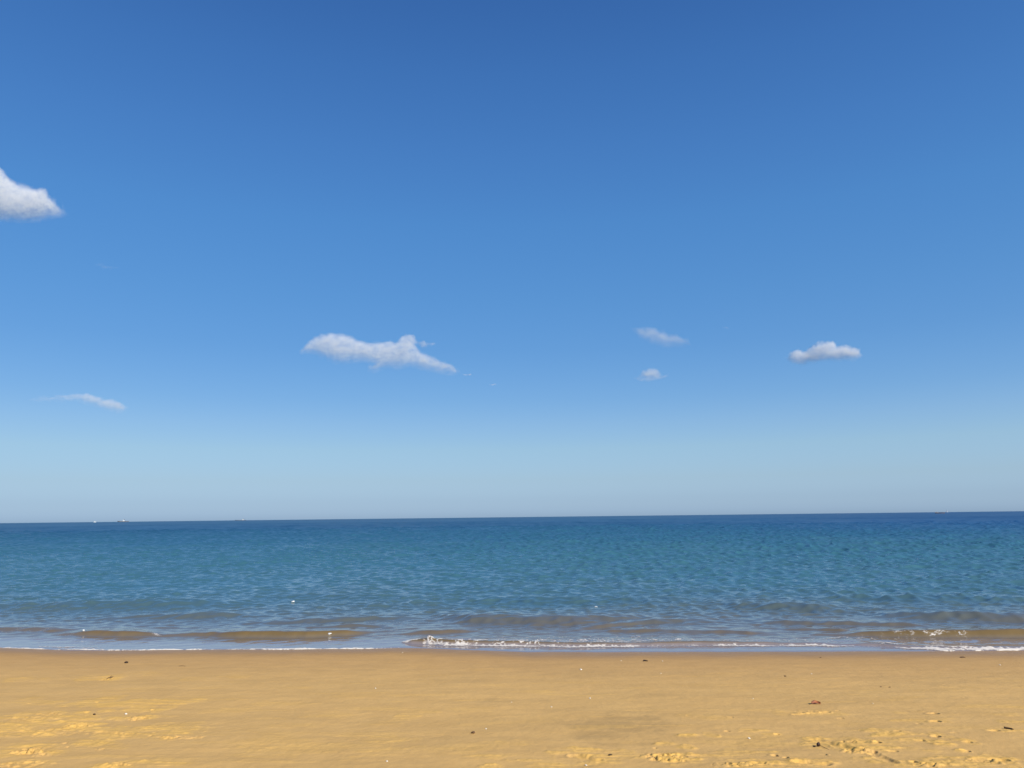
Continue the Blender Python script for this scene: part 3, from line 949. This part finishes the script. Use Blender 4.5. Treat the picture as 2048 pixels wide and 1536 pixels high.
def spot(px, py):
    P = on_sand(px, py)
    return np.array([P[0], P[1], sand_at(P[0], P[1])]), mpp(P)


def lump_mesh(rx, ry, rz, seed, rough=0.25, facets=0.0, sub=3):
    bm = bmesh.new()
    bmesh.ops.create_icosphere(bm, subdivisions=sub, radius=1.0)
    r = np.random.default_rng(seed)
    k = r.normal(0, 1, (9, 3))
    ph = r.random(9) * 6.28
    cut = r.normal(0, 1, (7, 3))
    cut /= np.linalg.norm(cut, axis=1, keepdims=True)
    for v in bm.verts:
        p = np.array(v.co)
        q = 1 + rough * sum(math.sin(float(k[i] @ p) * 1.7 + ph[i]) for i in range(9)) / 4.5
        for c in cut[:int(facets)]:
            m = float(c @ p)
            if m > 0.62:
                q = min(q, 0.62 / m * 1.05)
        v.co = Vector((p[0] * q * rx, p[1] * q * ry, p[2] * q * rz))
    V = np.array([v.co[:] for v in bm.verts])
    F = [tuple(v.index for v in f.verts) for f in bm.faces]
    bm.free()
    return V, F


def tube_mesh(path, radii, n=8):
    path = np.asarray(path, float)
    V, F = [], []
    for i, (p, r) in enumerate(zip(path, radii)):
        t = path[min(i + 1, len(path) - 1)] - path[max(i - 1, 0)]
        t = t / np.linalg.norm(t)
        a = np.cross(t, [0, 0, 1.0])
        a = a / (np.linalg.norm(a) + 1e-9)
        b = np.cross(a, t)
        for k in range(n):
            an = 2 * math.pi * k / n
            V.append(p + r * (math.cos(an) * a + math.sin(an) * b))
    for i in range(len(path) - 1):
        for k in range(n):
            F.append((i * n + k, i * n + (k + 1) % n, (i + 1) * n + (k + 1) % n, (i + 1) * n + k))
    F.append(tuple(range(n))[::-1])
    F.append(tuple((len(path) - 1) * n + k for k in range(n)))
    return np.array(V), F


M_DARKWOOD = simple_mat("dark_wet_wood", (0.040, 0.022, 0.010), 0.75, .5, 60, .6)
M_STONE = simple_mat("brown_stone", (0.145, 0.080, 0.036), 0.8, .5, 45, .5)
M_POD = simple_mat("dark_seed_husk", (0.040, 0.016, 0.010), 0.5, .4, 80, .4)
M_STICK = simple_mat("weathered_brown_wood", (0.16, 0.09, 0.035), 0.8, .45, 70, .5)
M_LEAF = simple_mat("dead_leaf_russet", (0.34, 0.105, 0.030), 0.65, .35, 30, .3, (0.12, 0.032, 0.012))
M_SHELL = simple_mat("bleached_shell", (0.82, 0.77, 0.66), 0.45, .12, 90, .2)
M_SHELL2 = simple_mat("cream_shell", (0.74, 0.62, 0.44), 0.5, .15, 90, .2)
M_SCRAP = simple_mat("white_scrap", (0.74, 0.76, 0.78), 0.5, .06, 20, .2)


def lump(name, label, cat, px, py, wpx, hpx, mat, seed, rough=.25, facets=0, depth=0.8, sink=.25, turn=0.0, group=None):
    P, m = spot(px, py + hpx * 0.3)
    rx, rz = wpx * m / 2, hpx * m / 2 * 1.05
    V, F = lump_mesh(rx, rx * depth, rz, seed, rough, facets)
    o = mesh_obj(name, V, F, mat)
    o.location = (P[0], P[1], P[2] + rz * (1 - 2 * sink))
    o.rotation_euler = (0, turn, math.radians(RNG.uniform(-20, 20)))
    return tag(o, label, cat, group)


lump("wood_lump", "dark brown domed lump of wet wood near the waterline, far left of the beach", "driftwood", 253, 1325, 7.5, 4.2, M_DARKWOOD, 1, .3, 0, .9, .2)
lump("pebble", "angular brown pebble lying alone on smooth sand in the middle of the beach", "stone", 946, 1464.5, 9.5, 5.6, M_STONE, 2, .18, 6, .8, .2)
lump("pebble", "small dark stone lying against the upright oval seed pod", "stone", 1629, 1492.5, 5.5, 4.2, M_DARKWOOD, 4, .25, 4, .8, .25)
lump("wood_chip", "flat dark chip lying among yellow sand streaks left of the white shell", "driftwood", 188, 1430.5, 6.5, 2.6, M_DARKWOOD, 5, .3, 4, .6, .3)
lump("weed_scrap", "flat dark brown scrap of seaweed on wet sand at the far right", "seaweed", 1926, 1314.5, 8.5, 2.8, M_STICK, 6, .45, 0, .8, .35)
lump("bark_piece", "short dark piece of bark on crumbly yellow sand at the bottom edge", "driftwood", 1220, 1510.5, 10, 4.0, M_DARKWOOD, 7, .3, 5, .5, .3, .12)
lump("wood_chip", "tiny dark chip on damp sand above the red-brown leaf", "driftwood", 1570, 1353, 4.5, 2.4, M_DARKWOOD, 8, .3, 4, .7, .3)
lump("wood_chip", "tiniest dark speck of wood on the wet sand below the foam", "driftwood", 1641, 1315, 3.6, 1.9, M_STICK, 9, .3, 4, .7, .3)
lump("wood_chip", "dark crumb of wood in a row of specks right of the leaf", "driftwood", 1762, 1373, 3.5, 2.2, M_STICK, 10, .3, 4, .7, .3)
lump("wood_chip", "lone dark crumb at the right end of a row of specks", "driftwood", 1780, 1374, 4.5, 1.8, M_STICK, 12, .3, 4, .7, .3)


def driftwood_chip():
    P, m = spot(1291, 1323)
    L = 8.5 * m
    o = mesh_obj("driftwood_chip", *tube_mesh([(-L / 2, 0, 1.0 * m), (-L / 4, 0.01, 1.7 * m), (L / 8, 0.0, 1.3 * m), (L / 2, -.01, .7 * m)], [1.3 * m, 1.5 * m, 1.15 * m, 1.05 * m], 7), M_DARKWOOD, smooth=False)
    o.location = P
    tag(o, "short black stub of driftwood on the wet sand right of centre", "driftwood")


driftwood_chip()


def seed_pod():
    P, m = spot(1637, 1493)
    root = empty("seed_pod", P)
    V, F = lump_mesh(3.6 * m, 3.0 * m, 4.2 * m, 3, .06, 0)
    V = V @ np.array([[math.cos(.45), 0, -math.sin(.45)], [0, 1, 0], [math.sin(.45), 0, math.cos(.45)]])
    V[:, 2] += 4.2 * m
    mesh_obj("husk", V, F, M_POD, root)
    mesh_obj("stem", *tube_mesh([(2.0 * m, -.01, 2.5 * m), (5 * m, -.03, 2.0 * m), (8 * m, -.05, 1.0 * m), (12 * m, -.10, .3 * m)], [.5 * m, .45 * m, .4 * m, .25 * m], 6), M_STICK, root)
    tag(root, "upright oval dark seed pod standing in a scuffed yellow hollow", "seed pod")


seed_pod()


def twig(name, label, pts, r0, mat, branch=None):
    P, m = spot(*pts[0])
    path = []
    for (a, b) in pts:
        q = on_sand(a, b)
        path.append(np.array([q[0], q[1], sand_at(q[0], q[1]) + r0 * m * 0.8]) - P)
    n = len(path)
    root = empty(name, P)
    mesh_obj("stem", *tube_mesh(path, [r0 * m * (1 - .5 * i / (n - 1)) for i in range(n)], 7), mat, root)
    if branch:
        bp = []
        for (a, b) in branch:
            q = on_sand(a, b)
            bp.append(np.array([q[0], q[1], sand_at(q[0], q[1]) + r0 * m]) - P)
        mesh_obj("side_shoot", *tube_mesh(bp, [r0 * m * .7 * (1 - .5 * i / (len(bp) - 1)) for i in range(len(bp))], 6), mat, root)
    tag(root, label, "twig")


twig("twig", "bent brown twig on a pale yellow streak below the domed lump", [(213, 1358.5), (217, 1357.5), (221, 1357), (224, 1355.5), (226, 1354.5)], 1.0, M_STICK, [(221, 1357), (222, 1353), (223, 1352)])
twig("twig", "hair-thin straight twig on smooth sand right of the domed lump", [(358, 1332.5), (364, 1331.6), (371, 1332.4)], .55, M_STICK)
twig("stick", "tapered brown stick lying near the right edge above a pale streak", [(2008, 1458), (2012, 1458.4), (2018, 1459.5), (2024, 1461), (2027, 1462)], 2.1, M_STICK)


def leaf():
    P, m = spot(1632, 1408)
    root = empty("dead_leaf", P)
    L, W = 18 * m, 9 * m
    nu, nv = 26, 13
    V = []
    for i in range(nu):
        u = i / (nu - 1)
        w = W * 0.5 * (math.sin(math.pi * min(1, u * 0.97 + .015)) ** 0.8)
        for j in range(nv):
            v = j / (nv - 1) * 2 - 1
            x = (u - .5) * L
            y = v * w
            z = 0.42 * W * max(0.0, v) ** 1.5 + 0.10 * W * max(0.0, -v) ** 1.5 + 1.3 * m * math.sin(math.pi * (u * .9 + .05)) + .5 * m * v * math.sin(u * 7)
            V.append((x, y + .25 * W * math.sin(u * 2.6), max(z, .15 * m)))
    V = np.array(V)
    F = [tuple(int(k) for k in f) for f in grid_faces(nu, nv)]
    b = mesh_obj("blade", V, F, M_LEAF, root)
    sm = b.modifiers.new("thickness", 'SOLIDIFY')
    sm.thickness = 0.0012
    mesh_obj("stalk", *tube_mesh([(-L * .5 + .6 * m, .0, .9 * m), (-L * .6, -.01, .8 * m), (-L * .72, -.02, .3 * m)], [.8 * m, .7 * m, .6 * m], 6), M_DARKWOOD, root)
    root.rotation_euler = (math.radians(8), math.radians(3), math.radians(-8))
    tag(root, "curled russet red leaf with a dark tip lying on smooth sand", "leaf")


leaf()


def shell(label, px, py, wpx, mat, turn, tilt=0.25):
    P, m = spot(px, py)
    R = wpx * m / 2
    nu, nv = 22, 9
    V = [(0, -R * .9, R * .25)]
    for j in range(1, nv):
        f = j / (nv - 1)
        for i in range(nu):
            a = math.radians(-62 + 124 * i / (nu - 1))
            rib = 1 + 0.05 * math.cos(i * math.pi) * f
            rr = 1.75 * R * f * rib * (1 - .18 * (abs(a) / 1.08) ** 2)
            V.append((rr * math.sin(a) * 0.66 * 1.0, -R * .9 + rr * math.cos(a), R * .55 * math.sin(math.pi * min(1, f * .85 + .12)) * math.cos(a * .9) * rib))
    F = [(0, 1 + i + 1, 1 + i) for i in range(nu - 1)]
    for j in range(nv - 2):
        for i in range(nu - 1):
            a = 1 + j * nu + i
            F.append((a, a + 1, a + nu + 1, a + nu))
    o = mesh_obj("seashell", V, F, mat)
    sm = o.modifiers.new("thickness", 'SOLIDIFY')
    sm.thickness = R * .08
    o.location = (P[0], P[1], P[2] + R * .15)
    o.rotation_euler = (tilt, 0, math.radians(turn))
    tag(o, label, "shell", "shells strewn over the beach")


shell("bright white shell right of the flat dark chip among yellow streaks", 252, 1428, 6.5, M_SHELL, 70, .5)
shell("bright white oval shell on smooth sand left of the seed pod", 1498, 1476, 7, M_SHELL, 95, .4)
shell("white shell near the grey-brown damp sand right of centre, with a shadow beside it", 1162, 1339.5, 6, M_SHELL, 40, .5)
shell("white shell fragment at the bottom edge left of the middle", 774, 1524, 5.5, M_SHELL, 20, .4)
shell("pale shell beside a yellow patch at the bottom edge right of the middle", 1172, 1530, 6, M_SHELL, 100, .35)
shell("tiny pale shell close to the angular brown pebble", 972, 1457, 4.2, M_SHELL, 60, .5)
shell("small white shell on open sand above the grey stain", 1180, 1396, 4.2, M_SHELL, 30, .5)
shell("small cream shell on plain sand left of the middle, up from the pebble", 751, 1377.5, 3.8, M_SHELL, 80, .5)
shell("small cream shell a step nearer than the one above the grey stain", 1103, 1414.5, 4.6, M_SHELL2, 10, .5)
shell("tiny white shell beyond the leaf, near the wet sand", 1623, 1347.5, 3.6, M_SHELL, 85, .5)
shell("tiny white shell near the wet sand at the far right", 2000, 1330.5, 3.6, M_SHELL, 30, .5)
shell("faint cream shell halfway between the grey stain and the leaf", 1506, 1397.5, 3.8, M_SHELL2, 55, .5)
shell("faint cream shell on the sand straight above the pebble", 1023, 1405.5, 3.4, M_SHELL2, 15, .5)
shell("pale sliver of shell just right of the driftwood stub", 1325, 1323, 3.6, M_SHELL, 110, .4)
shell("pale shell speck left of the driftwood stub", 1242, 1322, 3.6, M_SHELL2, 75, .4)
shell("cream speck of shell nearer than the driftwood stub", 1322, 1348, 3.4, M_SHELL2, 35, .6)
shell("tiny cream shell just above a flat streak in front of the leaf", 1746, 1408, 3.4, M_SHELL2, 35, .5)
shell("pale shell speck on damp sand left of centre near the wet edge", 805, 1305.5, 3.2, M_SHELL2, 35, .5)


def scrap(label, px, py, wpx, hpx, seed, name="floating_scrap"):
    P = on_sea(px, py + hpx * .4)
    m = mpp(P)
    V, F = lump_mesh(wpx * m / 2, wpx * m * .3, hpx * m / 2, seed, .35, 5)
    o = mesh_obj(name, V, F, M_SCRAP)
    o.location = (P[0], P[1], P[2] + hpx * m * .35)
    tag(o, label, "flotsam", "white scraps afloat in the shallows")


scrap("bright white scrap afloat on open water left of centre", 587, 1201, 6.5, 3.2, 21)
scrap("thin white scrap afloat behind the olive swell", 1191, 1211.5, 7, 2.4, 22)
scrap("white lump riding the right end of the long brown wave", 660, 1265, 7.5, 4.2, 23)
scrap("small white lump on the crest of the left brown wave", 165, 1258.5, 4.5, 4.0, 24)


# ------------------------------------------------------------------ ships on the horizon
M_HULL = simple_mat("dark_ship_paint", (0.09, 0.10, 0.13), 0.6, .15, .4)
M_HULLG = simple_mat("grey_green_ship_paint", (0.30, 0.38, 0.38), 0.6, .15, .4)
M_WHITE = simple_mat("white_ship_paint", (0.52, 0.57, 0.62), 0.5, .06, .4)
M_RUST = simple_mat("rust_red_ship_paint", (0.16, 0.135, 0.155), 0.6, .25, .4)
M_GLASS = simple_mat("dark_window_glass", (0.03, 0.04, 0.05), 0.2, .1, .4)
M_SAIL = simple_mat("haze_greyed_sailcloth", (0.60, 0.64, 0.68), 0.8, .08, .6)  # cloth greyed to put the haze of distance into its colour


def hull_mesh(L, B, H, sheer=1.4, stem=.12):
    st = np.linspace(0, 1, 15)
    V = []
    for u in st:
        wb = B / 2 * (1 - max(0, (u - .62) / .38) ** 2.2) * (1 - .25 * max(0, (.12 - u) / .12))
        top = H * (1 + (sheer - 1) * max(0, (u - .6) / .4) ** 2 + .12 * max(0, (.2 - u) / .2))
        x0 = (u - .5) * L
        for (f, z, dx) in ((.0, -1.0, -stem * .8), (.75, -.6, -stem * .6), (.95, .0, -stem * .4), (1.0, top, 0)):
            V.append((x0 + dx * L * max(0, (u - .7) / .3), wb * f, z))
        for (f, z, dx) in ((1.0, top, 0), (.95, .0, -stem * .4), (.75, -.6, -stem * .6)):
            V.append((x0 + dx * L * max(0, (u - .7) / .3), -wb * f, z))
    n = 7
    F = []
    for i in range(len(st) - 1):
        for k in range(n):
            F.append((i * n + k, i * n + (k + 1) % n, (i + 1) * n + (k + 1) % n, (i + 1) * n + k))
    F.append(tuple(range(n))[::-1])
    F.append(tuple((len(st) - 1) * n + k for k in range(n)))
    return np.array(V, float), F


def boxes(lst):
    V, F = [], []
    for (cx, cy, cz, sx, sy, sz, rake) in lst:
        b = len(V)
        for dz in (-1, 1):
            for dx, dy in ((-1, -1), (1, -1), (1, 1), (-1, 1)):
                V.append((cx + dx * sx / 2 + (rake if dz > 0 else 0), cy + dy * sy / 2, cz + dz * sz / 2))
        F += [tuple(b + k for k in f) for f in ((3, 2, 1, 0), (4, 5, 6, 7), (0, 1, 5, 4), (1, 2, 6, 5), (2, 3, 7, 6), (3, 0, 4, 7))]
    return np.array(V, float), F


def at_sea(px, dist):
    d = ray(px, 1034 - (px - 1024) * 24 / 2048)
    d = np.array([d[0], d[1]]) / np.hypot(d[0], d[1])
    return np.array([d[0] * dist, d[1] * dist, 0.0]), math.atan2(d[1], d[0]) - math.pi / 2


def cargo_ship(label, px, dist, L, hull_mat, hgt, house_at, house_h, flip=False, crane=True):
    P, rz = at_sea(px, dist)
    root = empty("cargo_ship", P, rz + (math.pi if flip else 0))
    mesh_obj("hull", *hull_mesh(L, L * .17, hgt, 1.5), hull_mat, root, smooth=False)
    hx = house_at * L
    w = L * .14
    hs = mesh_obj("deckhouse", *boxes([(hx, 0, hgt + house_h * .3, L * .16, w, house_h * .6, 0), (hx + L * .02, 0, hgt + house_h * .8, L * .11, w * 1.15, house_h * .4, 0.3)]), M_WHITE, root, smooth=False)
    mesh_obj("bridge_windows", *boxes([(hx + L * .078, 0, hgt + house_h * .85, .3, w * 1.05, house_h * .14, 0), (hx + L * .02, -w * .58, hgt + house_h * .85, L * .09, .2, house_h * .14, 0), (hx + L * .02, w * .58, hgt + house_h * .85, L * .09, .2, house_h * .14, 0)]),
             M_GLASS, hs, smooth=False)
    mesh_obj("funnel", *boxes([(hx - L * .06, 0, hgt + house_h * 1.0, L * .04, w * .3, house_h * .7, -.6)]), M_HULL, root, smooth=False)
    mesh_obj("mast", *tube_mesh([(hx + L * .02, 0, hgt + house_h), (hx + L * .02, 0, hgt + house_h * 1.9)], [.5, .25], 6), M_WHITE, root)
    if crane:
        cr = mesh_obj("cargo_crane", *tube_mesh([(hx + L * .34, 0, hgt), (hx + L * .34, 0, hgt + house_h * .75)], [.8, .6], 8), M_HULLG, root)
        mesh_obj("jib", *tube_mesh([(hx + L * .34, 0, hgt + house_h * .7), (hx + L * .22, 0, hgt + house_h * .95)], [.4, .25], 6), M_HULLG, cr)
    mesh_obj("hatch_cover", *boxes([(hx + L * .25, 0, hgt + .5, L * .18, w * .8, 1.0, 0)]), M_HULLG, root, smooth=False)
    tag(root, label, "ship", "ships on the horizon")
    return root


cargo_ship("dark-hulled cargo ship with a white deckhouse and mast on the left horizon", 246, 5200, 62, M_HULL, 4.6, -.05, 9.0, True)
cargo_ship("faint low cargo ship whose white deckhouse shows, the ship nearer the middle", 481, 7600, 100, M_HULL, 3.4, -.22, 8.5, True, False)


def motor_yacht():
    P, rz = at_sea(190, 4600)
    root = empty("motor_yacht", P, rz)
    mesh_obj("hull", *hull_mesh(13, 4.2, 2.6, 1.3), M_WHITE, root, smooth=False)
    cb = mesh_obj("cabin", *boxes([(-.8, 0, 3.9, 6.5, 3.2, 2.6, -.4), (-1.4, 0, 5.9, 4.2, 2.8, 1.4, -.4)]), M_WHITE, root, smooth=False)
    mesh_obj("window_band", *boxes([(-.8, -1.65, 4.2, 5.0, .1, .7, -.2), (-.8, 1.65, 4.2, 5.0, .1, .7, -.2)]), M_GLASS, cb, smooth=False)
    tag(root, "small white cabin boat, the leftmost vessel on the horizon", "boat", "ships on the horizon")


motor_yacht()


def fishing_boat():
    P, rz = at_sea(1880, 1480)
    root = empty("fishing_boat", P, rz)
    mesh_obj("hull", *hull_mesh(15, 3.6, 1.25, 1.25), M_RUST, root, smooth=False)
    wh = mesh_obj("wheelhouse", *boxes([(-5.0, 0, 2.0, 5.0, 2.6, 2.0, -.15)]), M_WHITE, root, smooth=False)
    mesh_obj("window_band", *boxes([(-5.0, -1.33, 2.0, 3.4, .06, .4, -.05), (-5.0, 1.33, 2.0, 3.4, .06, .4, -.05)]), M_GLASS, wh, smooth=False)
    mesh_obj("gunwale", *boxes([(1.2, -1.6, 1.4, 7, .12, .18, 0), (1.2, 1.6, 1.4, 7, .12, .18, 0)]), M_HULL, root, smooth=False)
    tag(root, "low rust-coloured boat with a white wheelhouse on the right horizon", "boat", "ships on the horizon")


fishing_boat()


def sailing_boat():
    P, rz = at_sea(1894, 6200)
    root = empty("sailing_boat", P, rz)
    mesh_obj("hull", *hull_mesh(12, 3.4, 1.3, 1.3), M_WHITE, root, smooth=False)
    mesh_obj("mast", *tube_mesh([(.5, 0, 1.2), (.5, 0, 16.5)], [.14, .08], 6), M_HULLG, root)
    def sail(name, a, b, c, belly):
        a, b, c = (np.array(v, float) for v in (a, b, c))
        n = 8
        V, F, idx = [], [], {}
        for i in range(n + 1):
            for j in range(n + 1 - i):
                u, v = i / n, j / n
                p = a + (b - a) * u + (c - a) * v
                p[1] += belly * 6 * u * v * (1 - u - v + .3)
                idx[i, j] = len(V)
                V.append(p)
        for i in range(n):
            for j in range(n - i):
                F.append((idx[i, j], idx[i + 1, j], idx[i, j + 1]))
                if j < n - i - 1:
                    F.append((idx[i + 1, j], idx[i + 1, j + 1], idx[i, j + 1]))
        o = mesh_obj(name, np.array(V), F, M_SAIL, root)
        sm = o.modifiers.new("thickness", 'SOLIDIFY')
        sm.thickness = .03
    sail("mainsail", (.3, 0, 2.2), (-5.2, 0, 2.2), (.4, 0, 16.0), 1.2)
    sail("jib", (.8, 0, 2.0), (5.6, 0, 1.8), (.7, 0, 14.5), 1.0)
    tag(root, "pale sail standing up just right of the low rust-coloured boat", "boat", "ships on the horizon")


sailing_boat()
